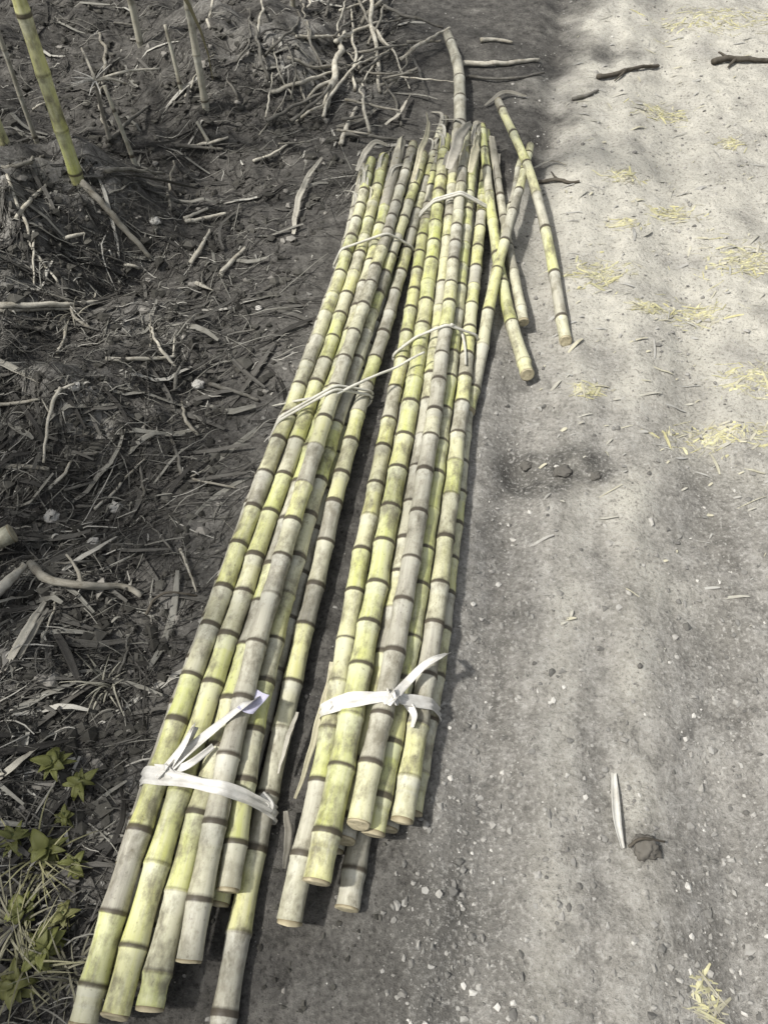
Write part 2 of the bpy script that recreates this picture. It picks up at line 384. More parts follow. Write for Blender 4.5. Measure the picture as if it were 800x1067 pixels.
def sheath(P, s0, s1, r_, parent, ang=0.0, cover=3.2, col=(.42, .40, .33), flare=0.0):
    """dry leaf sheath still wrapped part way round the cane"""
    P = np.asarray(P, float); s = np.r_[0, np.cumsum(np.linalg.norm(np.diff(P, axis=0), axis=1))]
    q = np.linspace(s0, s1, 14); C = np.stack([np.interp(q, s, P[:, k]) for k in range(3)], 1)
    ov = np.clip(q-s[-1], 0, None); e = P[-1]-P[-3]; e = e/np.linalg.norm(e); C = C+ov[:, None]*e
    T, A, B = frames(C); V = []; CC = []; n = 11; ph = random.random()*40
    for i in range(14):
        f_ = i/13; cov = cover*(1-.45*f_*f_)*(1+.25*N((f_*6, ph, 0)))
        for j in range(n):
            a = ang+(j/(n-1)-.5)*cov
            rr = r_+.0014+.0016*N((f_*5, j*.7, ph))+flare*f_*f_*abs(j/(n-1)-.5)*.03
            V.append(C[i]+rr*(math.cos(a)*A[i]+math.sin(a)*B[i])); CC.append(tuple(v*(.85+.3*N((j*.9, ph, f_))) for v in col))
    Fc = [(i*n+j, i*n+j+1, (i+1)*n+j+1, (i+1)*n+j) for i in range(13) for j in range(n-1)]
    m_ = MB(); m_.add(V, Fc, [(j/(n-1)*.05, i*.02) for i in range(14) for j in range(n)], CC); return m_.build('leaf_sheath', M_LEAF, parent)

def make_cane(P, r0, r1, label, group, gap=.125, ends=(True, True), sheaths=(), tones=None, name='sugar_cane'):
    mb = MB(); cane_mesh(mb, P, r0, r1, random.uniform(.03, .10), gap, tones=tones)
    o = mb.build(name, M_CANE, origin=tuple(P[0])); tag(o, label, 'sugar cane', group)
    if ends[0]: cut_end(P, r0, o)
    if ends[1]: cut_end(P, r1, o, True, (.36, .33, .24))
    for k in range(random.choice((1, 2, 2, 3)) if ends[1] and 'bundle' in group else 0):
        l_ = MB(); e = P[-1]-P[-4]; e = e/np.linalg.norm(e); q0 = P[-random.randint(2, 9)]+np.array([random.uniform(-1, 1)*r1*.6, 0, r1*.8]); ln = random.uniform(.05, .16); sd_ = np.array([random.uniform(-.6, .6), 0, 0])
        ribbon(l_, resample([q0, q0+(e+sd_*.3)*ln*.5+np.array([0, 0, .008]), q0+(e+sd_)*ln-np.array([0, 0, .02])], 12), random.uniform(.006, .016), .5, random.choice(((.40, .39, .34), (.30, .29, .25), (.48, .46, .36))), twist=random.uniform(-1, 1), taper=lambda t: 1-.75*t); l_.build('leaf_shred', M_LEAF, o)
    L = np.linalg.norm(np.diff(P, axis=0), axis=1).sum()
    for s0, s1, ang, cov in sheaths: sheath(P, s0*L, s1*L, r0+(r1-r0)*(s0+s1)/2, o, ang, cov)
    return o

class Bundle:
    """settles the canes of one bundle side by side and on top of one another, station by station"""
    def __init__(self, left, right, specs):
        self.sp = specs; n = len(specs)
        ys = np.arange(-.15, 3.3, .05); self.ys = ys; K = len(ys)
        def xs(poly):
            W = np.array([at(px, py, .062) for px, py in poly]); o = np.argsort(W[:, 1]); W = W[o]
            x = np.interp(ys, W[:, 1], W[:, 0])
            k = ys < W[0, 1]; x[k] = W[0, 0]+(ys[k]-W[0, 1])*(W[2, 0]-W[0, 0])/(W[2, 1]-W[0, 1])
            k = ys > W[-1, 1]; x[k] = W[-1, 0]+(ys[k]-W[-1, 1])*(W[-1, 0]-W[-3, 0])/(W[-1, 1]-W[-3, 1])
            return x
        xl, xr = xs(left), xs(right); self.xl, self.xr = xl, xr
        ya = np.array([at(0, s['y0'], s['z'])[1] for s in specs]); yb = np.array([at(0, s['y1'], s['z'])[1] for s in specs])
        f = np.clip((ys[None]-ya[:, None])/(yb-ya)[:, None], 0, 1)
        self.ra = np.array([s['r'] for s in specs]); self.rb = self.ra*np.array([s.get('tp', .76) for s in specs])
        rad = self.ra[:, None]+(self.rb-self.ra)[:, None]*f
        act = (ys[None] > ya[:, None]-.08) & (ys[None] < yb[:, None]+.08)
        tg = np.array([xl+(xr-xl)*(s['s']+s.get('ds', 0)*(np.linspace(0, 1, K)-.4)) for s in specs])
        X = tg.copy(); Z = np.array([np.full(K, s['z']) for s in specs], float)
        for it in range(520):
            fin = it > 430
            if not fin: Z -= .0006; X += .06*(tg-X)
            for i in range(n):
                for j in range(i+1, n):
                    dx = X[i]-X[j]; dz = Z[i]-Z[j]; d = np.sqrt(dx*dx+dz*dz)+1e-6; ov = (rad[i]+rad[j])*1.09-d
                    p = np.where((ov > 0) & act[i] & act[j], ov*.5, 0)
                    X[i] += p*dx/d; Z[i] += p*dz/d; X[j] -= p*dx/d; Z[j] -= p*dz/d
            Z = np.maximum(Z, rad-.003)
            for Q in (X, Z):
                a = .5 if not fin else .22
                Q[:, 1:-1] = (1-a)*Q[:, 1:-1]+a*.5*(Q[:, :-2]+Q[:, 2:])
        self.X, self.Z, self.rad, self.ya, self.yb, self.act = X, Z, rad, ya, yb, act
        for i, s in enumerate(specs):
            y = np.linspace(ya[i], yb[i], 70)
            P = np.stack([np.interp(y, ys, X[i]), y, np.interp(y, ys, Z[i])], 1)
            s['P'] = P
            s['obj'] = make_cane(P, self.ra[i], self.rb[i], s['label'], s['g'], s.get('gap', .105), s.get('ends', (True, True)), s.get('sh', ()), s.get('tones'))
    def hull(self, yf, off=.003):
        """outline of the bundle where the (possibly slanting) loop y = yf(x) crosses it"""
        pts = []
        for i in range(len(self.sp)):
            y = yf(np.interp(1.0, [0, 2], [0, 2]) * 0 + np.interp(np.clip(yf(0), -.1, 3.2), self.ys, self.X[i]))
            if not (self.ya[i] < y < self.yb[i]): continue
            x, z, r_ = (np.interp(y, self.ys, q[i]) for q in (self.X, self.Z, self.rad))
            for k in range(20):
                a = k*math.pi/10; pts.append((x+(r_*1.05+off)*math.cos(a), max(z+(r_*1.05+off)*math.sin(a), .001)))
        pts = sorted(set(pts)); lo = []; up = []
        cr = lambda o, a, b: (a[0]-o[0])*(b[1]-o[1])-(a[1]-o[1])*(b[0]-o[0])
        for p in pts:
            while len(lo) > 1 and cr(lo[-2], lo[-1], p) <= 0: lo.pop()
            lo.append(p)
        for p in pts[::-1]:
            while len(up) > 1 and cr(up[-2], up[-1], p) <= 0: up.pop()
            up.append(p)
        hull = lo[:-1]+up[:-1]; hull.append(hull[0])
        Pn = np.array([(x, yf(x), z) for x, z in hull])
        s = np.r_[0, np.cumsum(np.linalg.norm(np.diff(Pn, axis=0), axis=1))]; t = np.linspace(0, s[-1], 90)
        return np.stack([np.interp(t, s, Pn[:, k]) for k in range(3)], 1)
    def top(self, x, y):
        z = gh(x, y)
        for i in range(len(self.sp)):
            if self.ya[i] < y < self.yb[i]:
                cx, cz, r_ = (np.interp(y, self.ys, q[i]) for q in (self.X, self.Z, self.rad)); r_ *= 1.08
                if abs(x-cx) < r_: z = max(z, cz+math.sqrt(r_*r_-(x-cx)**2))
        return z

LA = [(92, 1062), (122, 960), (145, 890), (175, 800), (208, 700), (246, 600), (283, 500), (322, 400), (348, 325), (372, 250), (384, 165)]
LE = [(222, 1062), (234, 960), (252, 860), (272, 770), (289, 700), (311, 600), (333, 520), (348, 465), (369, 400), (392, 325), (419, 250), (445, 165)]
gl = 'canes tied in the left bundle'; gr = 'canes tied in the right bundle'
RB = .0200
left = Bundle(LA, LE, [
    dict(s=.12, z=.020, r=.0185, y0=1010, y1=178, label='hidden cane beneath the leftmost yellow ones of the left bundle', g=gl, tones=(.3, .2)),
    dict(s=.34, z=.020, r=.019, y0=1022, y1=176, label='half-hidden cane under the left bundle, its short butt right of three yellow butts', g=gl, tones=(.2, .2)),
    dict(s=.56, z=.020, r=.018, y0=985, y1=170, label='grey lower cane wedged beneath the middle of the left bundle', g=gl, tones=(.1, .1)),
    dict(s=.78, z=.020, r=.018, y0=940, y1=182, label='lower cane of the left bundle showing beside the dark gap', g=gl, tones=(.2, .2)),
    dict(s=-.08, z=.020, r=.019, y0=900, y1=172, label='weathered grey cane lowest on the outer side of the left bundle, ending short', g=gl, tones=(.05, .08), sh=((.0, .12, 1.6, 2.6),)),
    dict(s=.0, z=.058, r=RB, y0=1064, y1=160, label='leftmost yellow cane on the left bundle, its butt in the bottom corner', g=gl, tones=(.65, .25)),
    dict(s=.21, z=.058, r=.0205, y0=1056, y1=157, label='yellow-green cane second from the left on the left bundle, pale cut butt', g=gl, tones=(.75, .2)),
    dict(s=.42, z=.058, r=.0205, y0=1049, y1=150, ds=-.05, label='bright cane third from the left on the left bundle, broad whitish butt', g=gl, tones=(.7, .25), sh=((.86, 1.02, 1.3, 2.8),)),
    dict(s=.62, z=.058, r=.0195, y0=1000, y1=143, label='greyer fourth cane of the left bundle, its butt short of the yellow ones', g=gl, tones=(.15, .2)),
    dict(s=.81, z=.058, r=.0185, y0=925, y1=152, label='fifth cane of the left bundle, ending a little below the white tape', g=gl, tones=(.55, .3)),
    dict(s=1.0, z=.058, r=.0192, y0=1110, y1=110, label='rightmost cane of the left bundle, running out of the bottom of the picture', g=gl, tones=(.3, .3), ends=(True, True)),
])
RFp = [(310, 955), (344, 830), (364, 720), (377, 640), (385, 590), (402, 500), (420, 415), (433, 340), (445, 250), (454, 190), (461, 130)]
RJ = [(398, 880), (420, 780), (436, 710), (450, 640), (458, 560), (467, 480), (479, 400), (486, 330), (492, 240), (497, 180), (502, 130)]
right = Bundle(RFp, RJ, [
    dict(s=.66, z=.020, r=.0195, y0=945, y1=140, label='grey lower cane whose dull butt pokes onto the soil beneath the right bundle', g=gr, tones=(.05, .08)),
    dict(s=.18, z=.020, r=.018, y0=890, y1=158, label='hidden lower cane on the gap side of the right bundle', g=gr, tones=(.2, .2)),
    dict(s=.42, z=.020, r=.018, y0=884, y1=152, label='hidden lower cane under the middle of the right bundle', g=gr, tones=(.2, .2)),
    dict(s=.88, z=.020, r=.018, y0=862, y1=150, label='lower cane under the road side of the right bundle, only slivers in view', g=gr, tones=(.25, .2)),
    dict(s=1.10, z=.020, r=.0165, y0=845, y1=405, tp=.9, label='short outermost cane on the road side of the right bundle, far cut pale', g=gr, tones=(.45, .25)),
    dict(s=.0, z=.058, r=.0198, y0=958, y1=150, label='leftmost cane of the right bundle beside the gap, reaching nearest the viewer', g=gr, tones=(.55, .25)),
    dict(s=.21, z=.058, r=.0220, y0=922, y1=138, label='thick cane second from the left on the right bundle, rounded green butt', g=gr, tones=(.85, .15)),
    dict(s=.41, z=.058, r=.0192, y0=872, y1=132, label='third cane from the left on the right bundle, passing under the tape', g=gr, tones=(.4, .3), sh=((.88, 1.0, 1.5, 2.6),)),
    dict(s=.61, z=.058, r=.0192, y0=862, y1=136, label='greyish fourth cane from the left on top of the right bundle', g=gr, tones=(.25, .25)),
    dict(s=.80, z=.058, r=.0198, y0=866, y1=128, label='brightest yellow cane of the right bundle, passing under the tape knot', g=gr, tones=(.75, .18), sh=((.90, 1.01, 1.5, 3.0),)),
    dict(s=1.0, z=.058, r=.0188, y0=852, y1=124, label='rightmost full-length cane on top of the right bundle nearest the open road', g=gr, tones=(.45, .25)),
])

# loose canes fanned out beside the far end of the right bundle
gf = 'loose canes fanned out on the road'
def loose(pts, r0, r1, label, **kw):
    P = resample([at(px, py, z) for px, py, z in pts], 70); return make_cane(P, r0, r1, label, gf, **kw)
loose([(589, 354, .02), (574, 268, .035), (560, 205, .055), (546, 165, .075), (519, 106, .085)], .0165, .013, 'pale slender loose cane lying furthest out on the road dust', gap=.17, tones=(.3, .25))
loose([(549, 389, .017), (534, 340, .022), (522, 292, .03), (514, 235, .035), (507, 180, .035), (502, 132, .035)], .018, .013, 'loose cane with yellow patches pointing to the road, ending between its two neighbours', gap=.15, tones=(.65, .25))
loose([(545, 335, .016), (533, 275, .02), (522, 210, .022), (512, 150, .024)], .015, .012, 'short thin pale loose cane lying close along the yellow-patched one', gap=.14, tones=(.25, .2), sheaths=((.75, 1.03, 1.4, 2.6),))
loose([(488, 428, .02), (499, 380, .022), (512, 310, .045), (528, 240, .06), (541, 195, .06), (552, 152, .055)], .0165, .012, 'loose cane leaning the other way, crossing over the fan from the right bundle', gap=.15, tones=(.3, .25))
loose([(512, 300, .018), (522, 250, .018), (534, 205, .018), (541, 168, .02)], .011, .009, 'thinnest short loose cane showing low between the crossing ones', gap=.12, tones=(.15, .15))

# ------------------------------------------------------------------ ties
WHITE = (.68, .67, .63)
def smoothz(bd, pts, lift=.004, n=30):
    """path over the top of a bundle through photo points (px, py, extra height)"""
    out = []
    for px, py, e in pts:
        z = .08
        for _ in range(6): p = at(px, py, z); z = .5*z+.5*(bd.top(p[0], p[1])+lift+e)
        out.append(at(px, py, z))
    return resample(out, n)
def plane_y(a, b, z=.10):
    A_, B_ = at(*a, z), at(*b, z); k = (B_[1]-A_[1])/(B_[0]-A_[0]); return lambda x: A_[1]+k*(x-A_[0])
def lump(c, r_, col, squash=.6, seed=0, res=4):
    """irregular clod: a displaced icosphere"""
    import bmesh
    bm = bmesh.new(); bmesh.ops.create_icosphere(bm, subdivisions=res, radius=1)
    V = []
    for v in bm.verts:
        d = v.co; k = 1+.38*N((d.x*1.3+seed, d.y*1.3, d.z*1.3))+.22*N((d.x*3+seed, d.y*3, d.z*3))+.16*N((d.x*7, d.y*7+seed, d.z*7))+.10*N((d.x*16, d.y*16, d.z*16+seed))
        V.append((c[0]+d.x*k*r_, c[1]+d.y*k*r_*.9, c[2]+d.z*k*r_*squash))
    Fc = [tuple(v.index for v in f.verts) for f in bm.faces]; bm.free(); return V, Fc, col
def knot(parent, c, r_, mt, col):
    """crumpled knot: a pinched lump with a few short folds of tape sticking out of it"""
    m_ = MB(); c = np.array(c); V, Fc, _ = lump(c, r_*.8, None, .6, random.random()*9); m_.add(V, Fc, [(v[0], v[1]) for v in V], col)
    for q in range(5):
        a0 = random.random()*6.28; d = np.array([math.cos(a0), math.sin(a0), random.uniform(.0, .5)])
        P = resample([c-d*r_*.5+np.array([0, 0, .004]), c+np.array([0, 0, r_*.55]), c+d*r_*random.uniform(.9, 1.5)], 12)
        ribbon(m_, P, r_*random.uniform(.7, 1.1), .6, col, twist=random.uniform(-2, 2))
    return m_.build('knot', mt, parent)
def wrap(mb, bd, yf, wid, col, wig=.0, turns=1, spread=.0):
    for k in range(turns):
        f_ = (lambda x, k=k: yf(x)+spread*(k-(turns-1)/2)+.004*N((x*30, k*7, 3)))
        P = bd.hull(f_, .003+.0025*k); m = len(P)
        P[:, 1] += [wig*N((i*.09, k*3, 5)) for i in range(m)]
        V = []; UV = []; n = 7; ctr = P.mean(0)
        for i in range(m):
            d = P[i]-ctr; d[1] = 0; d /= np.linalg.norm(d)
            ww = wid*(.85+.35*N((i*.07, 9, k*5)))
            for j in range(n):
                t = j/(n-1)-.5
                V.append(P[i]+np.array([0, 1, 0])*t*ww+d*(.0022*math.sin(j*2.2+i*.15)+.002*N((i*.25, j*.8, k)))); UV.append((t*wid, i*.01))
        mb.add(V, [(i*n+j, i*n+j+1, (i+1)*n+j+1, (i+1)*n+j) for i in range(m-1) for j in range(n-1)], UV, col)
# lower tie of the left bundle
mb = MB(); wrap(mb, left, plane_y((172, 806), (280, 832)), .029, WHITE, .003)
t1 = mb.build('tape_tie', M_TAPE); tag(t1, 'white plastic tape round the near left bundle, knotted at its outer left corner', 'tie', 'ties round the cane bundles')
kp = smoothz(left, [(174, 803, .004), (176, 802, .006)], n=4)[0]; knot(t1, kp, .014, M_TAPE, WHITE)
for pts, wd, tw in (([(174, 803, .008), (196, 783, .012), (228, 757, .014), (256, 735, .010), (268, 728, .006)], .015, .7), ([(176, 800, .008), (192, 778, .022), (203, 756, .02), (197, 770, .012), (186, 795, .006)], .013, 1.8), ([(176, 805, .01), (196, 797, .012), (215, 783, .008), (222, 777, .004)], .010, -.8), ([(272, 828, .002), (282, 838, .0), (279, 848, -.004)], .010, .9)):
    m_ = MB(); ribbon(m_, smoothz(left, pts), wd*1.35, .4, WHITE, twist=tw, taper=lambda t: 1-.25*t); m_.build('tape_tail', M_TAPE, t1)
m_ = MB(); ribbon(m_, smoothz(left, [(255, 742, .012), (266, 731, .014), (274, 722, .010)], n=14), .030, .2, (.66, .65, .80), twist=.2); pz = m_.build('tape_tail', M_TAPE, t1); pz['label'] = 'faintly lilac crumpled end of the tape'
# lower tie of the right bundle
mb = MB(); wrap(mb, right, plane_y((342, 731), (412, 727)), .028, WHITE, .002)
t2 = mb.build('tape_tie', M_TAPE); tag(t2, 'white plastic tape round the near right bundle, a tail flung towards the road', 'tie', 'ties round the cane bundles')
kp = smoothz(right, [(410, 728, .004), (413, 727, .006)], n=4)[0]; knot(t2, kp, .013, M_TAPE, WHITE)
for pts, wd, tw in (([(410, 727, .008), (424, 712, .014), (442, 694, .022), (458, 685, .03), (467, 681, .034)], .013, .6), ([(412, 727, .008), (424, 733, .012), (432, 745, .010), (430, 758, .004)], .012, -.9), ([(345, 731, .004), (340, 738, -.004), (336, 748, -.02)], .016, .3)):
    m_ = MB(); ribbon(m_, smoothz(right, pts), wd*1.35, .4, WHITE, twist=tw, taper=lambda t: 1-.3*t); m_.build('tape_tail', M_TAPE, t2)
# upper ties: thin, yellowed
STR = (.60, .59, .52)
def cord(name, bd, a, b, label, r_=.0035, turns=1, tails=(), spread=.012):
    m_ = MB()
    for k in range(turns):
        f0 = plane_y(a, b); P = bd.hull(lambda x, k=k: f0(x)+spread*k+.004*N((x*25, k, 8)), .004); tube(m_, P, r_, 7, STR, lump=.25)
    o = m_.build(name, M_LEAF); tag(o, label, 'tie', 'ties round the cane bundles')
    for pts, rr in tails:
        q = MB(); P = smoothz(bd, pts); tube(q, P, np.linspace(rr, rr*.55, len(P)), 7, STR, lump=.3); q.build('cord_tail', M_LEAF, o)
    return o
cl = cord('cord_tie', left, (318, 418), (392, 392), 'dry twisted cord round the middle of the left bundle, its ends reaching across the gap', .0032, 2,
     [([(330, 414, .006), (308, 418, .0), (284, 423, .0)], .0035), ])
m_ = MB(); tube(m_, resample([at(*q) for q in ((348, 412, .090), (372, 400, .092), (392, 391, .088), (412, 383, .080), (426, 375, .092), (442, 367, .096))], 40), .0038*np.linspace(1, .7, 40), 7, STR, lump=.3); m_.build('cord_tail', M_LEAF, cl)
c2 = cord('cord_tie', right, (421, 343), (484, 336), 'pale cord hooped over the middle of the right bundle, one end hanging roadward', .0036, 1,
     [([(470, 338, .006), (480, 345, .006), (484, 360, .002), (485, 380, .0)], .0042)])
cord('cord_tie', left, (371, 244), (425, 234), 'thin cord round the far part of the left bundle', .0035, 1)
cord('cord_tie', right, (452, 199), (497, 197), 'thin pale cord round the far tops of the right bundle', .0038, 2)

# ------------------------------------------------------------------ sticks, leaves and scraps one can tell apart
GREY = (.24, .228, .195); PALE = (.43, .41, .35); STRAW = (.50, .47, .34); DARK = (.085, .076, .062); MID = (.14, .135, .12)
def path_on(pts, n=26, bend=.0):
    out = []
    for q in pts: out.append(on(q[0], q[1], q[2] if len(q) > 2 else .006))
    P = resample(out, n); k = random.random()*90
    sc = np.linalg.norm(P[-1]-P[0])
    P[:, 0] += [bend*sc*N((i*.25, k, 0)) for i in range(n)]; P[:, 2] += [bend*.5*sc*N((i*.25, k, 9)) for i in range(n)]
    for i in range(n): P[i, 2] = max(P[i, 2], gh(P[i, 0], P[i, 1])+.001)
    return P
def stick(pts, wpx, col, label, name='twig', cat='twig', group='twigs on the dark soil', side=None, bend=.03):
    P = path_on(pts, 26, bend); r_ = max(.0012, wpx/ppm(P[len(P)//2])/2)
    m_ = MB(); tube(m_, P, r_*np.linspace(1.1, .7, len(P)), 9, col, lump=.35)
    o = m_.build(name, M_TWIG); tag(o, label, cat, group)
    for b in (side or ()):
        q = path_on(b, 14, bend); s_ = MB(); tube(s_, q, r_*.6*np.linspace(1, .5, len(q)), 7, col, lump=.3); s_.build('side_shoot', M_TWIG, o)
    return o
def blade(pts, wpx, col, label, group='dry cane leaves on the dark soil', twist=.6):
    P = path_on(pts, 26, .015); wd = wpx/ppm(P[len(P)//2])
    m_ = MB(); ribbon(m_, P, wd, .35, col, twist=twist*random.choice((-1, 1)), taper=lambda t: .35+.65*math.sin(math.pi*min(1, t*.85+.12)))
    o = m_.build('dry_leaf', M_LEAF); tag(o, label, 'dry leaf', group); return o
stick([(86, 190, .03), (110, 216, .02), (158, 269, .008)], 7, GREY, 'grey stick slanting down from the foot of the yellow-green standing stalk')
blade([(88, 184, .03), (140, 184, .02), (206, 197, .01)], 9, MID, 'broad dull leaf blade lying level beside the foot of the yellow-green stalk')
stick([(110, 178, .03), (135, 176, .03), (170, 181, .02)], 4, GREY, 'thin twig lying just above the level leaf blade')
stick([(0, 318, .02), (60, 317, .02), (106, 315, .01)], 6, PALE, 'pale level stick at the left edge below the soil mound')
stick([(0, 324, .012), (50, 322, .012), (92, 322, .01)], 4, GREY, 'greyer thin stick lying just under the pale level stick')
stick([(10, 188, .01), (24, 225, .01), (36, 262, .01), (62, 294, .01)], 3.5, PALE, 'thin bent stem draped down the soil mound')
stick([(35, 240, .01), (36, 296, .01)], 2.5, PALE, 'hair-thin straight stem hanging down the soil mound')
blade([(-12, 372, .02), (15, 385, .02), (40, 399, .008)], 10, PALE, 'pale leaf end entering from the left edge under the pale level stick')
stick([(-5, 422, .01), (18, 420, .01), (42, 416, .008)], 4, GREY, 'small grey twig touching the left edge above the upright pale one')
stick([(64, 403, .03), (52, 430, .025), (46, 482, .01)], 3.5, PALE, 'pale crooked twig standing nearly upright in the middle of the left side', side=[[(52, 430, .025), (44, 416, .03)]])
stick([(-5, 485, .015), (25, 486, .012), (52, 489, .008)], 6, GREY, 'grey stick from the left edge ending at the crooked pale twig')
stick([(68, 475, .008), (102, 472, .008)], 5, MID, 'short dull stick lying right of the crooked pale twig')
stick([(32, 588, .03), (50, 603, .03), (85, 610, .03), (128, 611, .02), (148, 621, .012)], 9, GREY, 'thick curved grey root running from the left edge over dark soil', side=[[(85, 609, .03), (80, 592, .04), (70, 578, .045)]])
blade([(2, 702, .01), (24, 664, .02), (47, 627, .02)], 9, PALE, 'long pale split leaf slanting upward at the left edge below the thick root')
blade([(12, 700, .01), (30, 668, .02), (50, 634, .02)], 6, GREY, 'narrow grey leaf alongside the long pale split leaf')
blade([(-4, 814, .01), (18, 796, .02), (40, 779, .02)], 9, PALE, 'shorter pale leaf slanting at the left edge above the green weeds')
stick([(-8, 622, .02), (8, 606, .03), (26, 590, .04)], 12, PALE, 'stout pale stub at the left edge below the yellow cane end')
stick([(100, 531, .01), (118, 512, .015), (136, 494, .012), (152, 478, .008)], 3, PALE, 'thin pale stem slanting over the bare soil left of the left bundle')
stick([(152, 640, .01), (162, 624, .02), (178, 617, .025), (206, 621, .01)], 3, DARK, 'dark arched twig close to the left bundle')
stick([(188, 572, .01), (196, 592, .015), (205, 617, .012)], 3, PALE, 'thin pale twig meeting the end of the dark arched one')
stick([(110, 374, .01), (140, 374, .01), (171, 373, .01), (183, 371, .01)], 4.5, PALE, 'level pale stick with its right end upturned', side=[[(181, 371, .01), (182, 350, .02)]])
blade([(306, 244, .01), (308, 222, .02), (314, 200, .025), (324, 180, .02), (336, 164, .01)], 6, PALE, 'curled pale leaf left of the far end of the left bundle')
stick([(338, 112, .01), (346, 84, .03), (352, 60, .04), (358, 34, .03)], 7, PALE, 'thick pale stick in the brush left of the curved stub', side=[[(346, 84, .03), (330, 92, .02), (318, 106, .01)]])
stick([(282, 96, .02), (312, 86, .03), (346, 75, .02)], 4, PALE, 'thin pale twig running level into the thick pale brush stick')
stick([(264, 168, .01), (285, 160, .015), (302, 148, .01)], 3, PALE, 'small arched twig in the dark above the curled pale leaf')
stick([(386, -6, .06), (390, 30, .04), (393, 60, .02), (398, 96, .01)], 5, PALE, 'long pale twig coming in from the top edge in the brush', side=[[(390, 30, .04), (400, 42, .04), (412, 60, .03), (426, 92, .01)], [(393, 60, .02), (380, 84, .01)]])
stick([(372, -6, .05), (384, 22, .04), (402, 48, .02)], 3, GREY, 'thin grey twig crossing the long one at the top edge')
stick([(355, 150, .01), (362, 132, .02), (371, 112, .01)], 5, PALE, 'short pale twig lying in front of the brush near the cane tops')
stick([(322, 118, .01), (316, 100, .02), (310, 78, .03)], 3, GREY, 'grey twig leaning in the brush left of the thick pale stick')
stick([(300, 60, .04), (330, 70, .03), (362, 68, .02), (392, 78, .01)], 3, GREY, 'grey wisp lying across the brush sticks')
stick([(420, 130, .01), (408, 100, .02), (392, 70, .03)], 3, MID, 'dull twig leaning towards the cane tops in the brush')
stick([(199, 274, .01), (209, 258, .015), (219, 240, .01)], 4.5, PALE, 'small pale stick pointing up right in the middle of the dark litter')
stick([(229, 287, .01), (242, 272, .01), (256, 258, .01)], 5, PALE, 'pale stick right of the other small one in the dark litter')
blade([(203, 294, .01), (212, 299, .015), (222, 303, .01)], 7, PALE, 'stubby pale leaf scrap below the two small pale sticks')
stick([(192, 228, .01), (205, 222, .015), (217, 217, .01)], 3.5, PALE, 'short thin twig above the two small pale sticks')
stick([(481, 66, .012), (520, 66, .012), (562, 62, .012)], 5, PALE, 'level pale stick on the litter right of the curved stub', group='sticks by the far cane tops')
stick([(485, 80, .01), (530, 82, .01), (566, 76, .01)], 3, MID, 'dull thin stick below the level pale one right of the curved stub', group='sticks by the far cane tops')
stick([(500, 42, .01), (515, 41, .01), (534, 44, .01)], 4, PALE, 'short pale scrap of stick above the level pale stick', group='sticks by the far cane tops')
stick([(622, 80, .008), (645, 76, .01), (660, 71, .01), (686, 68, .008)], 4.5, DARK, 'dark crooked twig lying on the pale far road', group='dark twigs on the road', side=[[(650, 75, .01), (640, 84, .008)]])
stick([(742, 64, .012), (760, 61, .014), (780, 62, .012), (806, 63, .01)], 6, DARK, 'thick dark stick entering from the right edge on the far road', group='dark twigs on the road', side=[[(760, 61, .014), (748, 54, .02)], [(766, 61, .014), (758, 70, .008)]])
stick([(596, 103, .006), (610, 100, .006), (622, 94, .006)], 4, MID, 'small dull twig below the dark crooked one', group='dark twigs on the road')
stick([(560, 190, .005), (580, 187, .01), (592, 190, .006), (604, 189, .005)], 4, DARK, 'dark wiry twig beside the crossing loose canes', group='dark twigs on the road', side=[[(580, 187, .01), (574, 179, .01)]])
for k in range(46):
    x0, y0 = random.uniform(270, 430), random.uniform(-10, 150); a = random.choice((random.gauss(1.5, .5), random.gauss(.2, .35))); ln = random.uniform(30, 85)
    stick([(x0, y0, random.uniform(.008, .05)), (x0+ln*.5*math.cos(a)+random.uniform(-6, 6), y0-ln*.5*math.sin(a), random.uniform(.02, .07)), (x0+ln*math.cos(a), y0-ln*math.sin(a), random.uniform(.008, .05))], random.uniform(1.6, 4), random.choice((PALE, GREY, GREY, MID)), 'thin dry twig tangled among the brush beyond the left bundle', group='tangled brush twigs', bend=.035)
for k in range(60):
    x0, y0 = random.uniform(0, 300), random.uniform(20, 720)
    if x0 > 330-y0*.25: continue
    a = random.uniform(-.4, 2.4); ln = random.uniform(16, 60)
    stick([(x0, y0, .008), (x0+ln*.5*math.cos(a)+random.uniform(-5, 5), y0-ln*.5*math.sin(a), random.uniform(.01, .03)), (x0+ln*math.cos(a), y0-ln*math.sin(a), .008)], random.uniform(1.5, 4.5), random.choice((PALE, GREY, MID, MID)), 'small dry twig lying loose on the dark litter at the left', group='small loose twigs in the litter', bend=.035)
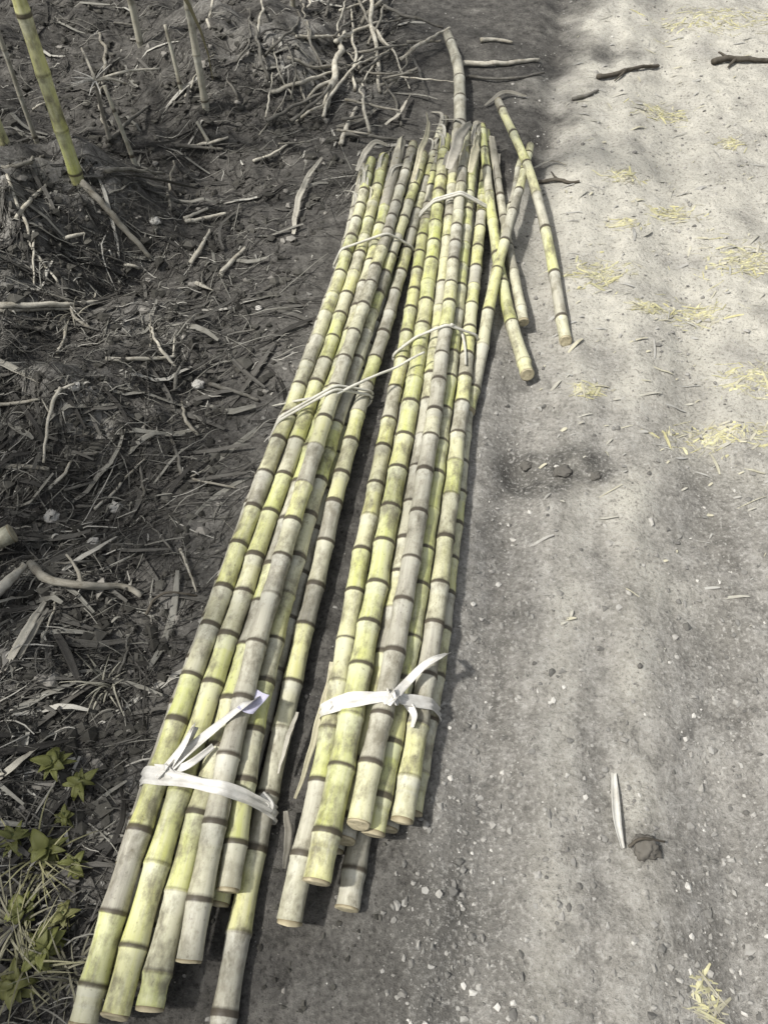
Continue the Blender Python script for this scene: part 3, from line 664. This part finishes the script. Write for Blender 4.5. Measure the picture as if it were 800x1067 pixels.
# the pale bent peel on the near road and the dark clod under its lower end
P = path_on([(639, 806, .006), (640, 832, .012), (642, 858, .016), (648, 884, .008)], 24, 0)
m_ = MB(); ribbon(m_, P, .0155, .55, (.60, .59, .54), twist=.5, taper=lambda t: .55+.45*math.sin(math.pi*t**1.2)); o = m_.build('cane_peel', M_LEAF); tag(o, 'curved pale strip of cane peel lying alone on the near road', 'peel')
p = on(672, 884); m_ = MB(); m_.add(*lump(p+np.array([0, 0, .006]), .021, None, .55, 3)[:2], None, (.11, .103, .09)); o = m_.build('soil_clod', M_STONE); tag(o, 'dark soil clod touching the lower end of the pale peel on the near road', 'clod', 'clods of soil')
stick([(655, 882, .01), (668, 874, .024), (692, 877, .012)], 3, DARK, 'dark twig lying over the clod beside the pale peel', group='dark twigs on the road')
for px, py, r_, lb in ((586, 492, .019, 'larger dark clod in the damp mark on the road right of the bundles'), (548, 486, .014, 'smaller dark clod at the left end of the damp mark on the road'), (620, 497, .012, 'small dark clod at the right end of the damp mark on the road')):
    p = on(px, py); m_ = MB(); m_.add(*lump(p+np.array([0, 0, r_*.2]), r_, None, .5, px)[:2], None, (.10, .095, .085)); o = m_.build('soil_clod', M_STONE); tag(o, lb, 'clod', 'clods of soil')
for px, py, r_, lb in ((207, 402, .014, 'whitish pebble alone on the dark soil left of the left bundle'), (270, 322, .009, 'small whitish pebble on the soil near the far left bundle'), (162, 232, .015, 'pale pebble below the level leaf blade by the yellow-green stalk'), (79, 404, .012, 'pale pebble beside the top of the crooked upright twig'), (122, 530, .014, 'pale pebble by the slanting thin stem on the left'), (55, 540, .017, 'greyish pebble above the thick curved root'), (98, 566, .012, 'small pale pebble just right above the thick curved root')):
    p = on(px, py); m_ = MB(); m_.add(*lump(p+np.array([0, 0, r_*.35]), r_, None, .7, px)[:2], None, (.42, .41, .38)); o = m_.build('pebble', M_STONE); tag(o, lb, 'pebble', 'pale pebbles on the dark soil')
# pale leaf strips in the gap between the bundles
blade([(346, 690, .05), (334, 745, .05), (322, 790, .04), (308, 832, .02)], 7, STRAW, 'long thin pale leaf strip hanging down the gap side of the right bundle', 'leaf strips in the gap')
blade([(310, 742, .05), (300, 770, .05), (290, 806, .04)], 5, PALE, 'short pale leaf strip on the gap side of the left bundle', 'leaf strips in the gap')
blade([(298, 845, .03), (300, 870, .02), (296, 905, .01)], 8, GREY, 'grey leaf scrap in the gap above the near butts of the right bundle', 'leaf strips in the gap')
for pts, wpx, c, lb in (
    ([(372, 178, .05), (380, 160, .06), (391, 148, .06), (405, 152, .04)], 6, PALE, 'pale torn leaf bent over the far left corner of the left bundle'),
    ([(430, 190, .10), (438, 160, .11), (446, 132, .10), (443, 118, .08)], 6, STRAW, 'straw-coloured leaf lying along the far right tops of the left bundle'),
    ([(468, 176, .10), (474, 158, .11), (480, 140, .10), (490, 128, .08)], 12, PALE, 'broad pale dry leaf sheath on the far tops of the right bundle'),
    ([(490, 180, .09), (494, 160, .10), (498, 140, .09)], 9, STRAW, 'straw-coloured leaf scrap beside the broad sheath on the far tops'),
    ([(520, 160, .03), (516, 180, .03), (519, 205, .03)], 6, GREY, 'greyish leaf hanging among the loose fanned canes'),
    ([(556, 175, .01), (574, 168, .015), (590, 172, .01)], 4, PALE, 'thin pale leaf on the ground right of the crossing loose canes'),
    ([(402, 130, .02), (416, 118, .03), (428, 98, .02)], 5, PALE, 'pale leaf strip on the soil behind the far left bundle'),
    ([(505, 110, .01), (525, 96, .02), (548, 100, .01)], 4, GREY, 'grey leaf strip on the soil behind the loose fan'),
    ([(430, 60, .02), (440, 84, .03), (446, 104, .02)], 4, MID, 'dull leaf strip just left of the curved stub'),
    ([(395, 112, .01), (372, 126, .02), (350, 132, .01)], 5, GREY, 'grey leaf strip on the soil between brush and left bundle tops')):
    blade(pts, wpx, c, lb, 'dry leaves round the far cane tops', 1.0)
# a cane end at the left edge
P = resample([on(-55, 600, .03), on(-20, 572, .045), on(12, 556, .06)], 40); make_cane(P, .021, .021, 'yellowish cane end poking in at the left edge above the thick root', 'canes lying or standing at the left', .13, tones=(.5, .2))
# curved grey stub beyond the tops
P = path_on([(478, 142, .03), (479, 105, .04), (477, 70, .05), (466, 36, .05)], 30, 0); rr = 6.5/ppm(P[10])
m_ = MB(); cane_mesh(m_, P, rr*1.05, rr*.8, .06, .16, tones=(.05, .08)); o = m_.build('cane_stub', M_CANE); tag(o, 'curved pale grey cane top lying beyond the far end of the bundles', 'cane top'); cut_end(P, rr*.8, o, True, (.3, .28, .22))
# dry broken stalk with radiating bits (bright knot at its head)
p = on(112, 82); m_ = MB()
c = on(116, 150); tube(m_, resample([c, c+np.array([-.004, .01, .10]), c+np.array([.006, 0, .20])], 14), np.linspace(.007, .005, 14), 8, GREY, lump=.4)
o = m_.build('broken_stalk', M_TWIG); tag(o, 'broken grey stalk with a frayed whitish head standing in the dark left corner', 'stalk', 'canes lying or standing at the left')
hd = c+np.array([.006, 0, .20]); m_ = MB()
for k in range(16):
    d = np.array([random.uniform(-1, 1), random.uniform(-.6, .6), random.uniform(-.2, .9)]); d /= np.linalg.norm(d)
    ribbon(m_, resample([hd, hd+d*.025, hd+d*random.uniform(.04, .08)+np.array([0, 0, -.012])], 8), .006, .3, (.55, .54, .50), taper=lambda t: 1-.7*t)
m_.build('frayed_head', M_LEAF, o)
q = hd
for e in ((.17, .12, -.02), (.09, .02, -.02), (-.05, .1, .05)):
    m_ = MB(); tube(m_, resample([hd, hd+np.array(e)*.5+np.array([0, 0, .01]), hd+np.array(e)], 12), np.linspace(.005, .003, 12), 7, PALE, lump=.3); m_.build('side_shoot', M_TWIG, o)

# ------------------------------------------------------------------ standing canes at the upper left (their crowns rise out of the picture)
def leaf_arc(mb, base, az, ln, wd, el, droop, col):
    P = []; p = np.array(base, float); e = el
    for i in range(16):
        P.append(p.copy()); p = p+ln/15*np.array([math.cos(az)*math.cos(e), math.sin(az)*math.cos(e), math.sin(e)]); e -= droop/15
    ribbon(mb, P, wd, .3, col, twist=random.uniform(-.5, .5), taper=lambda t: min(1, .4+t*3)*(1-t**2.2)+.03)
gs = 'canes lying or standing at the left'
def standing(px, py, r_, hgt, label, tones, lean=(0, 0), leaves=9, col=None):
    b = on(px, py); b[2] -= .02
    P = resample([b, b+np.array([lean[0]*.3, lean[1]*.3, hgt*.35]), b+np.array([lean[0], lean[1], hgt])], 60)
    m_ = MB(); cane_mesh(m_, P, r_, r_*.7, .05, .14, 12, tones=tones); o = m_.build('standing_cane', M_CANE, origin=tuple(b)); tag(o, label, 'sugar cane', gs)
    if leaves:
        m_ = MB()
        for k in range(leaves):
            s_ = random.uniform(.55, 1); q = P[int(s_*59)]
            leaf_arc(m_, q, random.uniform(0, 6.28), random.uniform(.6, 1.1), random.uniform(.025, .045), random.uniform(.7, 1.3), random.uniform(1.2, 2.6), random.choice(((.06, .10, .03), (.08, .12, .035), (.20, .18, .10))))
        m_.build('leaf_crown', M_GREEN, o)
    return o
standing(82, 190, .0185, 2.0, 'tall yellow-green standing cane stalk in the top left corner', (.85, .12))
standing(8, 158, .0165, 2.1, 'greyer standing cane stalk cut by the left edge with one yellow ring', (.25, .2))
standing(215, 114, .0125, 1.9, 'slim grey standing stalk right of the yellow-green one, reaching the top edge', (.02, .05))
standing(40, 152, .008, 1.0, 'thin grey standing stem just left of the yellow-green stalk', (0, .05), leaves=3)
standing(148, 52, .013, 1.8, 'pale standing stalk at the top edge between the yellow-green and the slim grey one', (.03, .05))
standing(190, 96, .008, .22, 'short thin upright stub beside the slim grey stalk', (0, .05), (-.02, .03), 0)
standing(142, 172, .008, .26, 'short leaning stub below the frayed broken stalk', (0, .05), (-.04, .02), 0)
standing(224, 156, .007, .10, 'low pair-like stub at the foot of the slim grey stalk', (0, .05), (-.05, .03), 0)
standing(306, 8, .010, 1.6, 'thin standing stalk at the top edge above the brush', (.0, .05), leaves=5)

# unseen cane added beyond the left edge to shade the ground: one mass
mb = MB()
for k in range(50):
    y = random.uniform(-1.6, 5.5); x = -1.75-random.random()**1.3*2.4+.12*max(0, y-2.5)*0
    z = gh(x, y); h_ = random.uniform(1.5, 2.5); b = np.array([x, y, z-.02]); tp = b+np.array([random.uniform(-.15, .15), random.uniform(-.15, .15), h_])
    P = resample([b, (b+tp)/2+np.array([.03, 0, 0]), tp], 10); tube(mb, P, np.linspace(.018, .012, 10), 7, random.choice(((.20, .21, .09), (.16, .16, .10), (.24, .22, .12))))
    for q in range(11):
        pt = P[random.randint(4, 9)]
        leaf_arc(mb, pt, random.uniform(0, 6.28), random.uniform(.7, 1.3), random.uniform(.03, .055), random.uniform(.6, 1.3), random.uniform(1.2, 2.8), random.choice(((.06, .10, .03), (.08, .12, .035), (.17, .15, .08))))
o = mb.build('shade_canes', M_GREEN, origin=(-2.5, 2, 0)); tag(o, 'unseen mass of standing sugar cane added to shade the left of the track', 'shade cane', kind='stuff')

# ------------------------------------------------------------------ green weeds, lower left
def weed(px, py, n, ln, label, col, wd=.02):
    b = on(px, py); m_ = MB()
    tube(m_, resample([b, b+np.array([.004, 0, .02]), b+np.array([0, .004, .035])], 8), np.linspace(.003, .0015, 8), 6, (.07, .09, .03))
    o = m_.build('weed', M_GREEN); tag(o, label, 'weed', 'small green weeds')
    for k in range(n):
        l_ = MB(); a = 6.28*k/n+random.uniform(-.4, .4); leaf_arc(l_, b+np.array([0, 0, random.uniform(.012, .035)]), a, ln*random.uniform(.7, 1.15), wd*random.uniform(.6, 1.15), random.uniform(.1, 1.1), random.uniform(.6, 2.0), shade(col, .7, 1.25)); l_.build('leaf', M_GREEN, o)
GR = (.15, .16, .05)
weed(60, 802, 12, 0.036, 'olive green weed just above the other weeds in the lower left', GR)
weed(72, 856, 10, 0.020, 'tiny green weed between the larger ones in the lower left', GR, .012)
weed(54, 890, 12, 0.036, 'round-leaved green weed midway up the lower left edge', GR, .024)
weed(28, 950, 10, 0.032, 'green weed against the left edge near the bottom', GR)
weed(88, 822, 9, .034, 'small low weed right of the topmost weed in the lower left', GR, .016)
weed(20, 878, 9, .036, 'spreading small weed near the left edge beside the round-leaved one', GR, .016)
weed(84, 905, 8, .030, 'small weed between the round-leaved weed and the left bundle', GR, .014)
weed(22, 1030, 10, .040, 'low weed in the very corner at the bottom left', (.17, .175, .06), .018)
weed(72, 958, 9, .030, 'small pale weed above the bottom tuft of dry grass', (.18, .18, .07), .014)
weed(52, 992, 16, 0.040, 'brightest leafy green weed in the bottom left corner', (.15, .16, .05), .022)
def tuft(px, py, n, ln, label, col):
    b = on(px, py); m_ = MB()
    for k in range(n): leaf_arc(m_, b+np.array([random.uniform(-.012, .012), random.uniform(-.012, .012), -.004]), random.uniform(0, 6.28), ln*random.uniform(.5, 1.2), .0035, random.uniform(.5, 1.4), random.uniform(.5, 2.2), shade(col, .6, 1.3))
    o = m_.build('grass_tuft', M_LEAF); tag(o, label, 'grass tuft', 'dry grass tufts')
tuft(18, 965, 34, .13, 'wiry dry grass tuft beside the weed at the lower left edge', (.26, .25, .18))
tuft(75, 1015, 26, .10, 'dry grass tuft left of the yellow cane butts in the bottom corner', (.24, .23, .17))
tuft(112, 715, 22, .09, 'sparse pale grass tuft on the bare soil left of the white tape', (.34, .33, .27))
tuft(140, 905, 24, .07, 'dry grass tuft tucked against the left bundle below the white tape', (.32, .31, .25))
tuft(40, 900, 40, .10, 'yellowish dry grass tuft among the weeds at the lower left', (.30, .29, .16))
tuft(30, 1010, 40, .11, 'dense dry grass tuft in the bottom left corner', (.28, .27, .17))
tuft(75, 330, 20, .08, 'dry wispy grass tuft just below the pale level stick', (.22, .21, .17))

# ------------------------------------------------------------------ what nobody could count: litter, grit and straw
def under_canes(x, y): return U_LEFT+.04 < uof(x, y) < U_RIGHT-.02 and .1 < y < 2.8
mb = MB(); cnt = 0
while cnt < 7500:
    py = random.uniform(-30, 1080); px = random.uniform(-60, 430 if py < 260 else 330)
    p = on(px, py)
    u = uof(p[0], p[1])
    if u > U_LEFT+.05 and not (p[1] > 2.45 and p[0] < .55): continue
    if u > U_LEFT-.12 and random.random() < .6 and p[1] < 2.2: continue
    cnt += 1
    ln = random.choice((.008, .012, .02, .04, .07, .11, .16))*random.uniform(.6, 1.3); a = random.choice((random.uniform(0, 6.28), random.gauss(.25, .5))); wd = random.uniform(.0009, .0034) if ln > .03 else random.uniform(.0015, .006)
    if random.random() < .035: wd = random.uniform(.008, .016); ln = random.uniform(.10, .22)
    k = random.random(); base = (.04, .038, .034) if k < .36 else (.10, .096, .086) if k < .72 else (.22, .215, .19) if k < .93 else (.42, .41, .37)
    d = np.array([math.cos(a), math.sin(a), 0]); lift = random.uniform(.001, .014); cv = random.gauss(0, .35)
    P = []
    for t in np.linspace(-.5, .5, 6):
        q = p+d*ln*t+np.array([-d[1], d[0], 0])*ln*cv*t*t; q[2] = gh(q[0], q[1])+lift*(1+.9*math.sin(t*4+a)); P.append(q)
    if wd < .0020: tube(mb, P, wd*.6, 4, base)
    else: ribbon(mb, P, wd, random.uniform(0, .6), base, twist=random.uniform(-.8, .8), taper=lambda t: .4+.6*math.sin(math.pi*(t*.9+.05)))
o = mb.build('leaf_litter', M_LEAF, origin=(0, 0, 0)); tag(o, 'dark bits of dead leaf and twig strewn over the soil on the left', 'leaf litter', kind='stuff')
import bmesh as _b
bm = _b.new(); _b.ops.create_icosphere(bm, subdivisions=1, radius=1); IV = np.array([v.co[:] for v in bm.verts]); IF = [tuple(v.index for v in f.verts) for f in bm.faces]; bm.free()
mb = MB(); cnt = 0
while cnt < 13000:
    py = random.uniform(-20, 1085); px = random.uniform(-40, 840); p = on(px, py)
    uc = under_canes(p[0], p[1])
    if uc and random.random() < .5: continue
    uu = uof(p[0], p[1]); lf = uu < U_LEFT
    if not lf and random.random() > .35+.65*math.exp(-((uu-U_RUT2)/.06)**2)+.5*math.exp(-((uu-U_RIGHT-.1)/.07)**2): continue
    cnt += 1
    r_ = .0011+.0055*random.random()**6+(.016*random.random()**5 if lf else .004*random.random()**8)
    if uc: r_ = min(r_, .005)
    k = IV*r_*np.random.uniform(.45, 1.35, (len(IV), 1))*np.array([random.uniform(.7, 1.3), random.uniform(.7, 1.3), random.uniform(.5, .9)])+p+np.array([0, 0, r_*.2])
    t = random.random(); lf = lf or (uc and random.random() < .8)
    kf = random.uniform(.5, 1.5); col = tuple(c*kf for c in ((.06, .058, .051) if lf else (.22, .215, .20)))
    if t < .06: col = (.45, .44, .41) if not lf else (.22, .21, .19)
    mb.add(k, IF, [(q[0], q[1]) for q in k], col)
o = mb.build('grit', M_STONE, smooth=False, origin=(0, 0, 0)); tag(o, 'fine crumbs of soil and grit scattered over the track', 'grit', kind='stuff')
mb = MB()
for k in range(420):
    while True:
        py = random.triangular(-20, 700, 60); px = random.uniform(560, 830)
        if px > 600-py*.1: break
    p = on(px, py); ln = random.choice((.006, .01, .015, .03, .06))*random.uniform(.7, 1.3); a = random.gauss(0, .4)+(0 if random.random() < .85 else 1.5); d = np.array([math.cos(a), math.sin(a), 0])
    P = []
    for t in np.linspace(-.5, .5, 6):
        q = p+d*ln*t; q[2] = gh(q[0], q[1])+.002+.003*math.sin(t*3+a); P.append(q)
    ribbon(mb, P, min(ln*.5, random.uniform(.0015, .010)), random.uniform(.1, .5), random.choice(((.40, .39, .34), (.46, .44, .34), (.36, .355, .33))), twist=random.uniform(-.5, .5), taper=lambda t: .5+.5*math.sin(math.pi*t))
o = mb.build('straw_litter', M_LEAF, origin=(0, 0, 0)); tag(o, 'pale straw and chopped leaf scattered over the far right of the track', 'straw', kind='stuff')
for px, py, ln, wd, lb in ((622, 286, .13, .05, 'wide yellowish straw patch on the road right of the outermost loose cane'), (778, 272, .17, .065, 'yellowish straw patch by the right edge level with the loose canes'), (612, 405, .06, .02, 'small yellowish straw patch on the road below the loose canes'), (745, 455, .20, .035, 'long yellowish straw patch on the road towards the right edge'), (676, 320, .05, .02, 'small straw patch in the middle of the road below the wide one'), (648, 182, .07, .03, 'straw patch in the middle of the far road'), (650, 232, .06, .025, 'straw patch between the far patch and the wide yellowish one'), (760, 150, .06, .03, 'straw patch on the far road near the right edge'), (700, 225, .10, .04, 'straw patch on the far road between the middle and the right edge'), (720, 330, .13, .04, 'loose straw patch on the road right of the small middle one'), (790, 395, .12, .05, 'straw patch touching the right edge above the long yellowish one'), (690, 120, .14, .05, 'thin straw patch on the far road below the dark crooked twig'), (742, 20, .34, .11,  'pale flattened straw heap at the top right corner'), (734, 1042, .030, .028, 'small yellowish straw patch at the bottom of the near road')):
    p = on(px, py); m_ = MB()
    for k in range(int(min(520, (80 if ln > .04 else 34)+1000*ln*wd*30))):
        c = p+np.array([random.gauss(0, .36)*ln, random.gauss(0, .6)*wd, 0]); a = random.gauss(0, .8); d = np.array([math.cos(a), math.sin(a), 0]); l2 = random.choice((.006, .010, .016, .03, .05))*random.uniform(.6, 1.3); P = []
        for t in np.linspace(-.5, .5, 6):
            q = c+d*l2*t; q[2] = gh(q[0], q[1])-.0006+.0028*random.random()*(l2 > .012); P.append(q)
        ribbon(m_, P, min(l2*.6, random.choice((.0012, .002, .004, .007))), random.uniform(0, .4), shade(random.choice(((.54, .52, .33), (.50, .48, .36), (.44, .42, .34), (.56, .53, .30))), .75, 1.1), twist=random.uniform(-.4, .4), taper=lambda t: .45+.55*math.sin(math.pi*t))
    o = m_.build('straw_patch', M_LEAF); tag(o, lb, 'straw patch', 'yellowish straw patches on the road')
